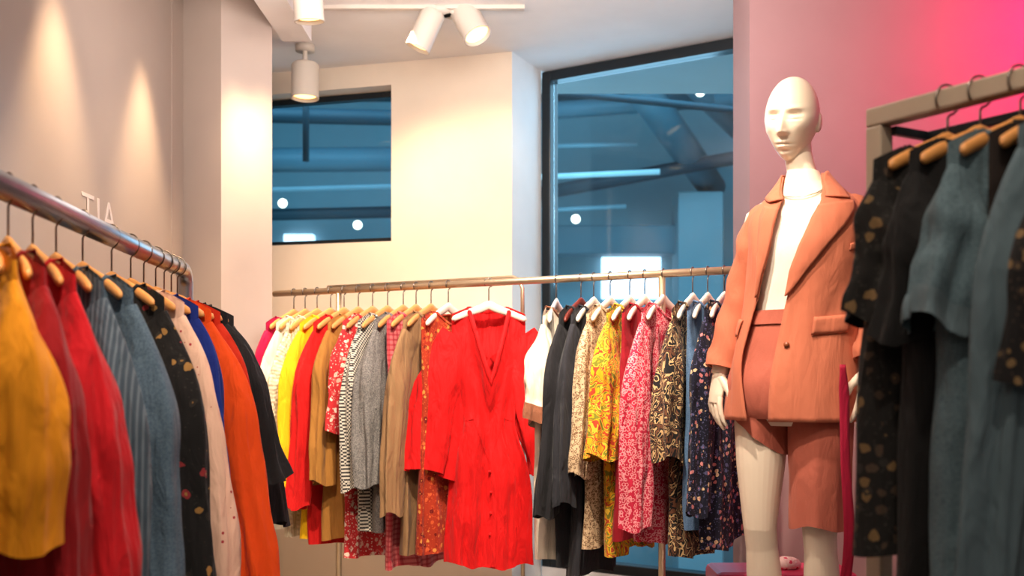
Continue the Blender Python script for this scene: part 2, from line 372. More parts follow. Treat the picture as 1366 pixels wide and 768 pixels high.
def garment(name, label, cat, mat, loc, rz, L, W=.185, nw=.105, nd=.055, nt=2.0, D=.030, amp=.012, k=5.0, flare=.02, waist=0.0,
            sleeve=None, seed=0, group=None, trim=None, band=True, buttons=0, seam=None, placket=False, open_=.024, bandw=.0055):
    rnd = random.Random(seed); ph1, ph2, ph3 = (rnd.uniform(0, 6.28) for _ in range(3))
    t = thing(name, label, cat, loc, rz, group)
    def Pt(u, v, off=0.0):
        c, s = math.cos(u), math.sin(u)
        Wv = W*(1-.06*sm(v/.25))+flare*v-waist*math.exp(-((v-.42)/.14)**2)
        cx = sgp(c, .8); x = Wv*cx; x0 = W*cx; ax = abs(x0); front = s < 0
        if ax < nw: z0 = shl(nw)+.004-(nd if front else .012)*(1-(ax/nw)**nt)
        else: z0 = shl(x0)+.004
        op = open_*max(0, 1-(x0/nw)**2)*(1-sm(v/.25))
        d = .011+(D-.011)*sm(v/.3)+op+off
        y = d*sgp(s, .75)
        fo = amp*sm((v-.05)/.7)
        y += fo*(math.sin(k*cx+ph1+1.6*v)+.6*math.sin(1.8*k*cx+ph2-1.1*v))+.35*fo*math.sin(3.3*k*cx+ph3+2*v)*s+.45*fo*rid(1.1*k*cx+ph2+.8*v)
        if waist: y += s*.006*math.sin(26*cx+ph1)*math.exp(-((v-.5)/.13)**2)
        z = z0*(1-v)-L*v
        y += .010*noise.noise(Vector((x*9, z*6, seed*1.7+(3 if front else 0))))*sm(v*3)
        x += .010*noise.noise(Vector((seed*2.3, z*5, y*4)))*sm(v*2)
        z += (.012*math.sin(2.3*cx+ph3)+.006*math.sin(k*cx+ph1))*v**3
        return Vector((x, y, z))
    n, mm = 72, 40
    m = MB(); m.loft([[Pt(2*PI*j/n, i/mm) for j in range(n)] for i in range(mm+1)])
    m.build('bodice', mat, t)
    if band:
        loop = []
        for j in range(n*2):
            u = 2*PI*j/(n*2)
            if abs(W*sgp(math.cos(u), .8)) < nw*.98: loop.append(Pt(u, .0))
        if len(loop) > 6:
            m = MB(); rings = []
            for i, p in enumerate(loop):
                q = loop[(i+1) % len(loop)]; o_ = loop[i-1]
                d = (q-o_).normalized(); a = d.cross(Vector((0, 1, 0)))
                a = a.normalized() if a.length > .01 else Vector((0, 0, 1)); b = d.cross(a)
                rings.append([p+a*bandw*math.cos(2*PI*j/8)+b*bandw*.6*math.sin(2*PI*j/8) for j in range(8)])
            rings.append(rings[0]); m.loft(rings); m.build('neckband', trim or mat, t)
    if sleeve:
        Ls, w, dd, end = sleeve['L'], sleeve.get('w', .05), sleeve.get('d', .034), sleeve.get('end', 86)
        m0, th0 = sleeve.get('m0', .064), sleeve.get('th0', 54)
        for s in (-1, 1):
            pos = Vector((W-.050, 0, shl(W)-m0)); rings = []; ms = 34; ns = 64; pa = rnd.uniform(0, 6)
            sway = rnd.uniform(-.02, .02)
            for i in range(ms+1):
                tt = i/ms; th = math.radians(th0+(end-th0)*sm(tt/.42))
                d = Vector((math.cos(th), 0, -math.sin(th))); nr = Vector((math.sin(th), 0, math.cos(th)))
                mj = m0+(w-m0)*sm(tt/.7); mn = .020+(dd-.020)*sm(tt/.4)
                ring = []
                for j in range(ns):
                    f = 2*PI*j/ns
                    rr = 1+.18*sm(tt*1.4)*math.sin(3*f+pa+tt*1.2)+.17*sm(tt*1.6)*rid(2.5*f-pa+tt*.8)+.09*sm(tt*1.3)*rid(4*f+2*pa-tt)+.14*noise.noise(Vector((f, tt*5, seed+s)))
                    p = pos+nr*(mj*rr*math.cos(f))+Vector((0, 1, 0))*(mn*rr*math.sin(f)+sway*tt*tt)
                    p.z += .012*math.sin(2*f+pa)*tt
                    p.x += .012*math.sin(tt*7+pa)*sm(tt*2)*.5
                    ring.append(Vector((s*p.x, p.y, p.z)))
                rings.append(ring); pos = pos+d*(Ls/ms)
            m = MB(); m.loft(rings); so = m.build('sleeve', mat, t)
            if trim:
                m = MB(); ce = [sum((Vector(q) for q in r), Vector())/ns for r in rings]
                m.loft([[c_+(q-c_)*1.03 for q in r] for r, c_ in list(zip(rings, ce))[-7:]]); m.build('cuff', trim, so)
    if seam:
        m = MB(); m.loft([[Pt(2*PI*j/n, seam+dv, .003) for j in range(n)] for dv in (-.012, 0, .012)]); m.build('waistband', mat, t)
    if placket:
        m = MB(); rows = []
        for i in range(30):
            v = .02+.97*i/29
            rows.append([Pt(-PI/2+e, v, .002) for e in (-.07, -.02, .02, .07)])
        m.loft(rows, closed=False); m.build('placket', mat, t)
    for i in range(buttons):
        v = .48+.34*i/max(1, buttons-1); p = Pt(-PI/2, v, .005)
        m = MB(); m.tube([p+Vector((0, .004, 0)), p+Vector((0, -.002, 0))], .006, 14); m.build('button', trim or mat, t)
    return t

# --- centre rack
A, B = Vector((-1.0, 4.4, 0)), Vector((.72, 3.4, 0)); RZ = 1.51
RD = (B-A).normalized(); RN = Vector((-RD.y, RD.x, 0))      # RN points away from the camera
def on_rail(px, z=RZ):
    t = (px-CX)/F; s = (4.4*t+1.0)/(1.72+t); p = A+(B-A)*s; return Vector((p.x, p.y, z))
rk = thing('clothing_rack', 'long champagne metal clothes rack along the window wall', 'clothes rack', on_rail(660, 0))
def local(p): return Vector(p)-rk.location
e0, e1 = on_rail(366), on_rail(984)
m = MB(); m.tube([local(e0), local(e1)], .013, 16); m.build('rail', M_brass, rk)
back = [on_rail(385, 1.552)+RN*.25, on_rail(640, 1.552)+RN*.25]
back += [back[-1]+RD*.025-Vector((0, 0, .010)), back[-1]+RD*.04-Vector((0, 0, .045)), back[-1]+RD*.042-Vector((0, 0, .4))]
m = MB(); m.tube([local(p) for p in back], .008, 14); m.build('back_rail', M_brass, rk)
for px in (452, 883):
    b = on_rail(px)
    m = MB(); m.tube([local((b.x, b.y, RZ-.01)), local((b.x, b.y, .03))], .012, 14); m.build('post', M_brass, rk)
    m = MB(); m.tube([local(b-RN*.28-Vector((0, 0, RZ-.02))), local(b+RN*.28-Vector((0, 0, RZ-.02)))], .018, 12); m.build('foot', M_brass, rk)
b = back[-1]; m = MB(); m.tube([local(b), local((b.x, b.y, .0))], .008, 12); m.build('post', M_brass, rk)
RZ0 = math.atan2(RN.y, RN.x)
HC, HR = .062, .0165
def hang_c(px, rz, hem, kind, name, label, cat, mat, short, hw='wooden', **kw):
    p = on_rail(px); loc = Vector((p.x, p.y, RZ-HC)); rz = math.radians(rz) if rz is not None else RZ0
    Ln = loc.z-(CAMZ-(hem-V0)/F*(p.y-.08))
    hanger(loc, rz, HC, HR, kind, hw+' hanger holding the '+short, 'hangers on the long rack', min(.19, kw.get('W', .185)+.002))
    return garment(name, label, cat, mat, loc, rz, Ln, group='clothes on the long rack', **kw)
def S(L, w=.05, d=.034, end=86): return dict(L=L, w=w, d=d, end=end)
fb = fabric
cr = [
 (392, 62, 640, 'wood', 'top', 'crimson plain top nearest the column on the long rack', 'top', fb('crimson', 'plain', [(190, 18, 72)]), 'crimson top by the column', dict(sleeve=S(.36), W=.17)),
 (407, 61, 700, 'wood', 'blouse', 'ivory plain blouse between the crimson top and the cream sweater', 'blouse', fb('ivory', 'plain', [(238, 226, 206)]), 'ivory plain blouse', dict(sleeve=S(.58, .052), W=.175)),
 (423, 60, 712, 'wood', 'sweater', 'cream knitted sweater between ivory and yellow blouses', 'sweater', fb('cream knit', 'knit', [(236, 220, 188)], 420), 'cream knitted sweater', dict(sleeve=S(.62, .055), D=.036)),
 (441, 60, 715, 'wood', 'blouse', 'bright yellow plain blouse with wide long sleeve', 'blouse', fb('sun yellow', 'plain', [(252, 196, 22)]), 'bright yellow blouse', dict(sleeve=S(.58, .066, .038, 84))),
 (459, 60, 722, 'wood', 'blouse', 'scarlet narrow blouse between the yellow and camel blouses', 'blouse', fb('scarlet', 'plain', [(214, 24, 22)]), 'scarlet blouse beside the yellow one', dict(sleeve=S(.66))),
 (478, 60, 720, 'wood', 'blouse', 'camel brown long sleeved blouse on the long rack', 'blouse', fb('camel', 'plain', [(176, 120, 54)]), 'camel brown blouse', dict(sleeve=S(.56, .055))),
 (497, 60, 742, 'wood', 'dress', 'coral red dress with pink and white print', 'dress', fb('coral print', 'floral', [(206, 48, 52), (240, 190, 170), (230, 96, 92), (246, 220, 200)], 40), 'coral printed dress', dict(sleeve=S(.36, .06))),
 (517, 60, 700, 'wood', 'knit_top', 'black and white checked knit top', 'top', fb('houndstooth', 'check', [(216, 206, 190), (62, 58, 58)], 150), 'black and white checked top', dict(sleeve=S(.58, .052))),
 (538, 60, 700, 'wood', 'coat', 'grey tweed coat with long wide sleeves', 'coat', fb('grey tweed', 'tweed', [(84, 82, 80), (150, 144, 138), (110, 106, 104)], 160), 'grey tweed coat', dict(sleeve=S(.56, .06, .04), D=.036)),
 (555, 60, 757, 'wood', 'dress', 'pink plaid dress whose hem shows below the grey coat', 'dress', fb('pink plaid', 'plaid', [(224, 120, 120), (176, 24, 46)], 330, th=.3), 'pink plaid dress', dict(sleeve=None)),
 (575, 61, 732, 'wood', 'blouse', 'taupe brown blouse hanging beside the grey tweed coat', 'blouse', fb('taupe', 'plain', [(160, 122, 84)]), 'taupe brown blouse', dict(sleeve=S(.66))),
 (598, 61, 737, 'pale', 'dress', 'rust and red patterned sleeveless dress partly behind the red blouse', 'dress', fb('rust print', 'floral', [(172, 54, 28), (226, 150, 70), (120, 24, 20), (214, 96, 50)], 46), 'rust patterned dress', dict(sleeve=None, W=.18, flare=.03)),
 (652, 8, 758, 'pale', 'blouse', 'bright red V neck blouse facing forward with batwing sleeves', 'blouse', fb('poppy red', 'plain', [(222, 16, 18)], rough=.75, crease=.75), 'bright red V neck blouse facing forward', dict(W=.136, nw=.078, nd=.28, nt=1.0, D=.036, waist=.042, flare=.034, k=8, amp=.017, open_=.06, bandw=.008, sleeve=dict(L=.50, w=.105, d=.03, end=77, th0=56, m0=.10), seam=.42, placket=True, buttons=4)),
 (742, 74, 745, 'pale', 'shirt', 'cream short sleeved shirt with brown sleeve edges beside the red blouse', 'shirt', fb('cream cotton', 'plain', [(236, 220, 198)]), 'cream shirt with brown edges', dict(sleeve=S(.31, .085, .06, 81), D=.045, trim=fb('brown edging', 'plain', [(134, 82, 58)]))),
 (775, 63, 755, 'dark', 'tunic', 'black tunic between the cream shirt and the charcoal dress', 'tunic', fb('soft black', 'plain', [(34, 33, 37)]), 'black tunic', dict(sleeve=S(.62, .055))),
 (792, 62, 768, 'pale', 'dress', 'charcoal dress with long sleeves, longest on the long rack', 'dress', fb('charcoal', 'plain', [(44, 44, 50)]), 'charcoal dress', dict(sleeve=S(.58, .055))),
 (814, 60, 722, 'pale', 'blouse', 'beige blouse with a fine brown speckled print', 'blouse', fb('speckled beige', 'speck', [(212, 184, 148), (128, 96, 70)], 105, th=.3), 'beige speckled blouse', dict(sleeve=S(.48, .055))),
 (840, 60, 738, 'pale', 'dress', 'yellow dress with green and red floral print', 'dress', fb('yellow floral', 'leaf', [(226, 166, 26), (190, 66, 40), (234, 190, 56), (122, 122, 36)], 14), 'yellow floral dress', dict(sleeve=S(.42, .068, .045, 82))),
 (860, 60, 720, 'pale', 'top', 'plain dark red top squeezed behind the yellow floral dress', 'top', fb('wine', 'plain', [(150, 18, 34)]), 'dark red top behind the yellow dress', dict(sleeve=None)),
 (885, 60, 722, 'pale', 'dress', 'raspberry red dress with dense white speckle print', 'dress', fb('raspberry speck', 'speck', [(196, 36, 66), (232, 150, 156)], 95, th=.36), 'raspberry speckled dress', dict(sleeve=S(.64, .055, .04))),
 (924, 60, 742, 'pale', 'dress', 'black dress with large beige leaf print', 'dress', fb('leaf print', 'leaf', [(28, 26, 28), (206, 170, 122), (30, 28, 30), (110, 70, 50)], 15), 'black leaf print dress', dict(sleeve=S(.42, .068, .045, 82))),
 (944, 60, 700, 'pale', 'denim_shirt', 'faded blue denim shirt behind the black leaf print dress', 'shirt', fb('denim', 'tweed', [(64, 92, 130), (104, 134, 168), (84, 112, 148)], 220), 'faded denim shirt', dict(sleeve=None)),
 (966, 60, 728, 'pale', 'dress', 'navy dress with small flowers beside the mannequin', 'dress', fb('navy floral', 'floral', [(24, 26, 44), (206, 130, 130), (222, 190, 150), (90, 90, 130)], 50), 'navy floral dress beside the mannequin', dict(sleeve=S(.58, .055))),
]
HW = {'wood': 'light wooden', 'pale': 'pale whitewashed', 'dark': 'dark red brown'}
for i, (px, rz, hem, kind, name, label, cat, mat, short, kw) in enumerate(cr):
    hang_c(px, rz, hem, kind, name, label, cat, mat, short, hw=HW[kind], seed=i+1, **kw)

# --- left rack
LA, LB = Vector((-.89, 1.83, 0)), Vector((-1.03, 3.3, 0)); LZ = 1.50
def on_left(Y, z=LZ):
    s = (Y-1.83)/1.47; p = LA+(LB-LA)*s; return Vector((p.x, p.y, z))
lk = thing('clothing_rack', 'steel clothes rack with a thick rail along the left wall', 'clothes rack', on_left(2.5, 0))
def loc2(p): return Vector(p)-lk.location
ld = (LB-LA).normalized()
path = [on_left(1.2), on_left(3.26)]
for i in range(1, 7):
    a = i/6*PI/2; path.append(on_left(3.26)+ld*.055*math.sin(a)-Vector((0, 0, .055*(1-math.cos(a)))))
path.append(path[-1]-Vector((0, 0, 1.44)))
m = MB(); m.tube([loc2(p) for p in path], .0245, 20); m.build('rail', M_steel, lk)
n0 = on_left(1.2); m = MB(); m.tube([loc2(n0), loc2((n0.x, n0.y, .0))], .0245, 16); m.build('post', M_steel, lk)
for YY in (1.2, 3.315):
    b = on_left(YY, .025); m = MB(); m.tube([loc2(b-Vector((.25, 0, 0))), loc2(b+Vector((.25, 0, 0)))], .022, 14); m.build('foot', M_steel, lk)
LHC, LHR = .078, .028
def lsl(L, w, d, end, m0=.066, th0=54): return dict(L=L, w=w, d=d, end=end, m0=m0, th0=th0)
lr = [
 (1.77, -51, 'blouse', 'mustard yellow blouse at the near end of the left rack', 'blouse', fb('mustard', 'plain', [(226, 144, 22)]), 'mustard yellow blouse', .54, dict(sleeve=lsl(.39, .060, .064, 87), D=.055)),
 (1.86, -47, 'top', 'dark cherry top squeezed between mustard and red blouses', 'top', fb('dark cherry', 'plain', [(140, 10, 20)]), 'dark cherry top', .60, dict(sleeve=lsl(.46, .054, .05, 86), D=.05)),
 (1.98, -43, 'blouse', 'deep red blouse third along the left rack', 'blouse', fb('deep red', 'plain', [(186, 12, 26)]), 'deep red blouse', .62, dict(sleeve=lsl(.50, .064, .062, 84), D=.055)),
 (2.11, -39, 'shirt', 'slate striped shirt squeezed behind the deep red blouse', 'shirt', fb('slate stripes', 'stripe', [(58, 72, 86), (92, 104, 116)], 420), 'slate striped shirt', .84, dict(sleeve=lsl(.66, .052, .05, 86), D=.045)),
 (2.28, -35, 'shirt', 'slate blue denim shirt in the middle of the left rack', 'shirt', fb('slate denim', 'tweed', [(54, 72, 90), (86, 104, 120), (66, 84, 102)], 200), 'slate blue denim shirt', .86, dict(sleeve=lsl(.70, .062, .062, 84), D=.055)),
 (2.50, -30, 'dress', 'black dress with scattered gold flowers on the left rack', 'dress', fb('black gold floral', 'floral', [(20, 18, 20), (150, 110, 60), (130, 40, 44), (40, 36, 34)], 26, th=.24), 'black gold flowered dress', .92, dict(sleeve=lsl(.74, .058, .05, 84), D=.045)),
 (2.67, -26, 'blouse', 'pale blush blouse with small red dots on the left rack', 'blouse', fb('blush dots', 'dots', [(226, 184, 164), (170, 50, 60)], 38, th=.14), 'pale blush dotted blouse', .92, dict(sleeve=lsl(.74, .058, .045, 85), D=.04)),
 (2.80, -22, 'blouse', 'royal blue blouse between the blush and orange blouses', 'blouse', fb('royal blue', 'plain', [(22, 44, 128)]), 'royal blue blouse', .70, dict(sleeve=lsl(.54, .05, .04, 85), D=.036)),
 (2.93, -17, 'blouse', 'vivid orange blouse on the left rack', 'blouse', fb('vivid orange', 'plain', [(236, 78, 18)]), 'vivid orange blouse', .92, dict(sleeve=lsl(.74, .066, .05, 82), D=.042)),
 (3.03, -13, 'dress', 'burnt red dress just beyond the vivid orange blouse', 'dress', fb('burnt red', 'plain', [(200, 46, 20)]), 'burnt red dress', .94, dict(sleeve=lsl(.5, .055, .036, 82), D=.032)),
 (3.12, -9, 'jacket', 'black jacket with short wide sleeve at the far end of the left rack', 'jacket', fb('ink black', 'plain', [(30, 29, 33)]), 'black wide sleeved jacket', .96, dict(sleeve=lsl(.46, .075, .05, 74, .068, 48), D=.042)),
 (3.20, -6, 'dress', 'charcoal black dress last on the left rack', 'dress', fb('charcoal black', 'plain', [(38, 37, 41)]), 'charcoal black dress at the far end', .99, dict(sleeve=lsl(.60, .06, .042, 80, .066, 52), D=.032)),
]
for i, (Y, a, name, label, cat, mat, short, L, kw) in enumerate(lr):
    p = on_left(Y); loc = Vector((p.x, p.y, LZ-LHC))
    hanger(loc, math.radians(a), LHC, LHR, 'wood', 'light wooden hanger holding the '+short, 'hangers on the left rack', .17)
    garment(name, label, cat, mat, loc, math.radians(a), L, seed=40+i, group='clothes on the left rack', W=.178, **kw)

# --- right rack
R0 = Vector((.70, 2.0, 1.66)); rd = Vector((.51, -.86, 0)).normalized(); rn = Vector((.86, .51, 0)).normalized()
kk = thing('clothing_rack', 'beige square framed clothes rack at the right edge', 'clothes rack', (R0.x, R0.y, 0))
def mat_line(P, d):
    d = d.normalized(); return Matrix(((d.x, -d.y, 0, P.x), (d.y, d.x, 0, P.y), (0, 0, 1, P.z), (0, 0, 0, 1)))
P0 = R0-kk.location
Mx = mat_line(P0, rd)
m = MB(); m.box(-.018, 1.1, -.018, .018, -.018, .018, Mx); m.build('rail', M_beige, kk, False, bevel=.004)
m = MB(); m.box(-.018, .018, -.018, .018, -1.66, -.018, Mx); m.build('post', M_beige, kk, False, bevel=.004)
m = MB(); m.box(1.064, 1.1, -.018, .018, -1.66, -.018, Mx); m.build('post', M_beige, kk, False, bevel=.004)
m = MB(); m.box(.018, 1.064, .10, .112, -.036, -.020, Mx); m.build('lower_bar', M_frame, kk, False, bevel=.002)
m = MB(); m.box(.018, 1.064, .103, .109, -.60, -.036, Mx); m.build('back_panel', M_smoke, kk, False)
for xx in (.018, 1.052):
    m = MB(); m.box(xx, xx+.012, .012, .112, -.036, -.020, Mx); m.build('bracket', M_frame, kk, False)
for xx in (0, 1.08):
    m = MB(); m.box(xx-.018, xx+.018, -.25, .25, -1.66, -1.63, Mx); m.build('foot', M_beige, kk, False, bevel=.004)
def rsl(L, w=.052, d=.042, end=82): return dict(L=L, w=w, d=d, end=end, m0=.056, th0=62)
rr_ = [
 (.150, .164, 'tunic', 'black tunic with faint gold flowers, first on the right rack', 'tunic', fb('black bronze floral', 'floral', [(26, 24, 24), (112, 88, 58), (70, 56, 46), (44, 42, 40)], 34, th=.32), 'black gold flowered tunic', .76, dict(sleeve=rsl(.22, .044, .046, 84), D=.045, flare=.045)),
 (.215, .154, 'dress', 'plain black dress second on the right rack', 'dress', fb('dense black', 'plain', [(24, 23, 25)]), 'plain black dress', .88, dict(sleeve=rsl(.27), D=.05, flare=.05)),
 (.290, .155, 'shirt', 'slate blue shirt with rolled wide short sleeve on the right rack', 'shirt', fb('slate cotton', 'tweed', [(66, 86, 96), (92, 112, 122), (78, 98, 108)], 180), 'slate blue shirt', .90, dict(sleeve=rsl(.25, .06, .05, 77), D=.055, flare=.045, trim=fb('rolled slate', 'plain', [(96, 114, 124)]))),
 (.360, .150, 'dress', 'black brown dress squeezed beyond the slate blue shirt', 'dress', fb('black brown', 'plain', [(34, 26, 24)]), 'black brown dress', .90, dict(sleeve=None, D=.035, flare=.03)),
 (.405, .145, 'shirt', 'grey blue plain shirt beside the slate shirt', 'shirt', fb('grey blue cotton', 'plain', [(84, 102, 112)]), 'grey blue plain shirt', .94, dict(sleeve=rsl(.66, .05, .045, 85), D=.045)),
 (.470, .150, 'dress', 'dark flowered dress cut by the right picture edge', 'dress', fb('dark blossom', 'floral', [(26, 24, 26), (120, 96, 66), (60, 50, 44)], 40, th=.3), 'dark flowered dress at the right edge', .94, dict(sleeve=rsl(.34, .058, .045, 80), D=.05)),
]
hz = math.atan2(rn.y, rn.x)-math.radians(9)
for i, (s, W_, name, label, cat, mat, short, L, kw) in enumerate(rr_):
    p = R0+rd*s; loc = Vector((p.x, p.y, 1.66-.052))
    hanger(loc, hz, .052, .027, 'wood', 'light wooden hanger holding the '+short, 'hangers on the right rack', .15)
    garment(name, label, cat, mat, loc, hz, L, seed=70+i, group='clothes on the right rack', W=W_, nw=.09, **kw)

# ------------------------------------------------------------------ mannequin
SC = .97; MY = 2.95
mroot = thing('mannequin', 'ivory bald mannequin in a terracotta blazer and knee length shorts', 'mannequin', (at(1055, 0, MY).x, MY, .253), math.radians(-32))
mroot.scale = (SC, SC, SC)
bd = MB()
def eloft(rows, n=36, pw=.9):
    bd.loft([[(cx+ax*sgp(math.cos(2*PI*j/n), pw), cy+by*sgp(math.sin(2*PI*j/n), pw), z) for j in range(n)] for cx, cy, z, ax, by in rows], True, True, True)
TAX = [(.80, .10), (.84, .145), (.92, .160), (1.0, .150), (1.12, .118), (1.22, .126), (1.32, .138), (1.40, .134), (1.45, .100), (1.49, .062), (1.53, .044)]
TBY = [(.80, .075), (.84, .10), (.92, .112), (1.0, .1), (1.12, .086), (1.22, .096), (1.32, .108), (1.40, .092), (1.45, .075), (1.49, .056), (1.53, .044)]
def tsh(z): return .050*sm((z-.92)/.42)-.015*sm((z-1.42)/.12)
eloft([(tsh(z), 0, z, sp(TAX, z), sp(TBY, z)) for z in [.80+.0365*i for i in range(21)]])
HEAD = Vector((.010, -.022, 1.68))
bd.tube([(.036, .014, 1.45), (.031, .010, 1.52), (.020, .004, 1.58), (.013, -.002, 1.64)], [.049, .041, .039, .044], 24)
for s in (-1, 1):
    bd.tube([(s*.08, 0, .90), (s*.086, -.002, .80), (s*.088, -.006, .68), (s*.088, -.012, .57), (s*.087, -.014, .50), (s*.086, 0, .44), (s*.085, .016, .36), (s*.083, .022, .24), (s*.081, .024, .12), (s*.081, .024, .07)],
            [.086, .080, .070, .056, .048, .046, .051, .042, .031, .033], 28)
    bd.tube([(s*.081, .055, .035), (s*.081, .03, .045), (s*.084, -.04, .04), (s*.088, -.10, .028), (s*.089, -.155, .02), (s*.089, -.18, .018)], [.022, .036, .036, .04, .034, .016], 20, [.03, .042, .036, .026, .018, .012], side=(1, 0, 0))
ARM = {-1: [(-.06, 0, 1.42), (-.092, .0, 1.40), (-.128, .01, 1.30), (-.165, .018, 1.17), (-.188, -.005, 1.06), (-.205, -.03, .95)],
       1: [(.155, 0, 1.42), (.190, .0, 1.40), (.220, .012, 1.30), (.236, .02, 1.17), (.240, -.01, 1.07), (.236, -.045, .965)]}
for s in (-1, 1): bd.tube(ARM[s], [.040, .044, .040, .036, .033, .024], 20)
def hand(w, d, wd, nrm, curl):
    w, d, wd, nrm = Vector(w), Vector(d).normalized(), Vector(wd).normalized(), Vector(nrm).normalized()
    wd = (wd-d*wd.dot(d)).normalized(); nrm = (nrm-d*nrm.dot(d)-wd*nrm.dot(wd)).normalized()
    bd.tube([w-d*.03, w, w+d*.03, w+d*.065, w+d*.09], [.024, .024, .034, .037, .030], 18, [.022, .019, .016, .014, .011], side=tuple(wd))
    for o, L, sprd, cu in ((.028, .070, .12, .8), (.010, .079, .04, .9), (-.009, .073, -.05, 1.1), (-.026, .058, -.15, 1.3)):
        p = w+d*(.078-abs(o)*.15)+wd*o; pts = [p]; ang_ = .08*curl*cu; dd = (d+wd*sprd).normalized()
        for f in (.3, .4, .32, .22):
            dr = dd*math.cos(ang_)+nrm*math.sin(ang_); p = p+dr*L*f; pts.append(p); ang_ += .32*curl*cu
        bd.tube(pts, [.0088, .0084, .0076, .0068, .005], 12)
    p = w+d*.018+wd*.022
    t1 = (d*.75+wd*.6+nrm*.3).normalized(); t2 = (d*.93+wd*.25+nrm*.3).normalized()
    bd.tube([p-t1*.008, p+t1*.022, p+t1*.045, p+t1*.045+t2*.02, p+t1*.045+t2*.04], [.013, .0125, .0105, .0095, .006], 12)
hand((-.205, -.03, .95), (-.12, -.14, -1), (.75, -.65, 0), (.65, .75, 0), .9)
hand((.236, -.045, .965), (-.02, -.12, -1), (-.75, -.65, 0), (-.65, .75, 0), .9)
# head
nl, na = 120, 160; HR_ = Matrix.Translation(HEAD)@Matrix.Rotation(math.radians(0), 4, 'Z')@Matrix.Rotation(math.radians(7), 4, 'X')@Matrix.Rotation(math.radians(4), 4, 'Y')
g = lambda v, c, s: math.exp(-((v-c)/s)**2)
rings = []
for i in range(1, nl):
    th = PI*i/nl; ring = []
    for j in range(na):
        ph = 2*PI*j/na
        sy, sz = math.sin(th)*math.sin(ph), -math.cos(th)
        z = .119*sz; r = math.sin(th); t = max(0, -sz)
        rad = r**.8 if sz < 0 else r**.93
        x = .0755*rad*math.cos(ph)*(1-.42*t**1.4)
        y = (.089 if sy < 0 else .102)*rad*math.sin(ph)
        if sy > 0: y *= 1-.5*sm(t*1.1)
        else: y *= 1-.06*t
        if sz > 0: y += .006*sz
        fr = sm((-math.sin(ph)-.05)/.5)*min(1, r*1.6)
        ax = abs(x); f = 0
        nw_ = .0072+.0050*sm((.0-z)/.045)
        f += .025*sm((.022-z)/.062)*(1-sm((-.042-z)/.010))*g(x, 0, nw_)
        f += .006*g(ax, .011, .005)*g(z, -.043, .006)
        # soft eye sockets, almond lids with a crease above and a lid line below
        f -= .0150*g(ax, .030, .020)*g(z, .004, .014)
        lid = g(ax, .031, .0125)
        f += .0095*lid*g(z, -.002, .0075)
        f -= .0045*lid*g(z, .0085, .0024)
        f -= .0065*g(ax, .031, .0135)*g(z, -.0075+.10*(ax-.031)**2*30, .0024)
        f += .0025*g(ax, .031, .014)*g(z, -.0125, .0030)
        f += .0055*g(z, .0225+.05*(ax-.03), .0065)*g(ax, .031, .020)
        f += .0065*g(z, -.0680, .0048)*g(x, 0, .018)+.0080*g(z, -.0800, .0054)*g(x, 0, .015)
        f -= .0070*g(z, -.0738, .0026)*g(x, 0, .021)
        f -= .005*g(z, -.091, .0055)*g(x, 0, .02)
        f += .007*g(z, -.106, .013)*g(x, 0, .02)
        f += .005*g(ax, .045, .018)*g(z, -.028, .018)
        y -= f*fr
        ring.append(HR_@Vector((x, y, z)))
    rings.append(ring)
bd.loft(rings, True, True, True)
for s in (-1, 1):
    bb = MB(); bb.ell((0, 0, 0), (.0085, .018, .029)); R = HR_@Matrix.Translation((s*.0725, .014, -.012))@Matrix.Rotation(s*-.15, 4, 'Z')@Matrix.Rotation(-.15, 4, 'X')
    b0 = len(bd.v); bd.v += [tuple(R@Vector(p)) for p in bb.v]; bd.f += [tuple(b0+i for i in f) for f in bb.f]
tmp = bd.build('tmp_body', M_skin)
md = tmp.modifiers.new('r', 'REMESH'); md.mode = 'VOXEL'; md.voxel_size = .0022; md.use_smooth_shade = True
ms_ = tmp.modifiers.new('s', 'SMOOTH'); ms_.factor = .5; ms_.iterations = 2
bpy.context.view_layer.update()
bme = bpy.data.meshes.new_from_object(tmp.evaluated_get(bpy.context.evaluated_depsgraph_get()))
bpy.data.objects.remove(tmp)
bme.polygons.foreach_set('use_smooth', [True]*len(bme.polygons))
bo = bpy.data.objects.new('body', bme); C.objects.link(bo); bo.parent = mroot
# camisole
m = MB(); rows = []
for i in range(24):
    z = 1.02+.46*i/23; row = []
    for j in range(48):
        f = 2*PI*j/48; fr = max(0, -math.sin(f)); zz = z
        if z > 1.40: zz = z-.045*fr*sm((z-1.40)/.08)*1.0
        row.append((tsh(zz)+(sp(TAX, zz)+.008)*sgp(math.cos(f), .9), (sp(TBY, zz)+.009)*sgp(math.sin(f), .9)+.003*noise.noise(Vector((f*3, zz*12, 1))), zz))
    rows.append(row)
m.loft(rows); m.build('camisole', M_camis, mroot, label='white round necked top under the blazer')
m = MB(); nk = []
for j in range(40):
    f = 2*PI*j/40; fr = max(0, -math.sin(f)); zz = 1.50-.055*fr**1.5
    nk.append((tsh(zz)+(sp(TAX, zz)+.006)*math.cos(f), (sp(TBY, zz)+.008)*math.sin(f), zz))
nk.append(nk[0]); m.tube(nk, .0016, 8); m.build('necklace', M_brass, mroot)
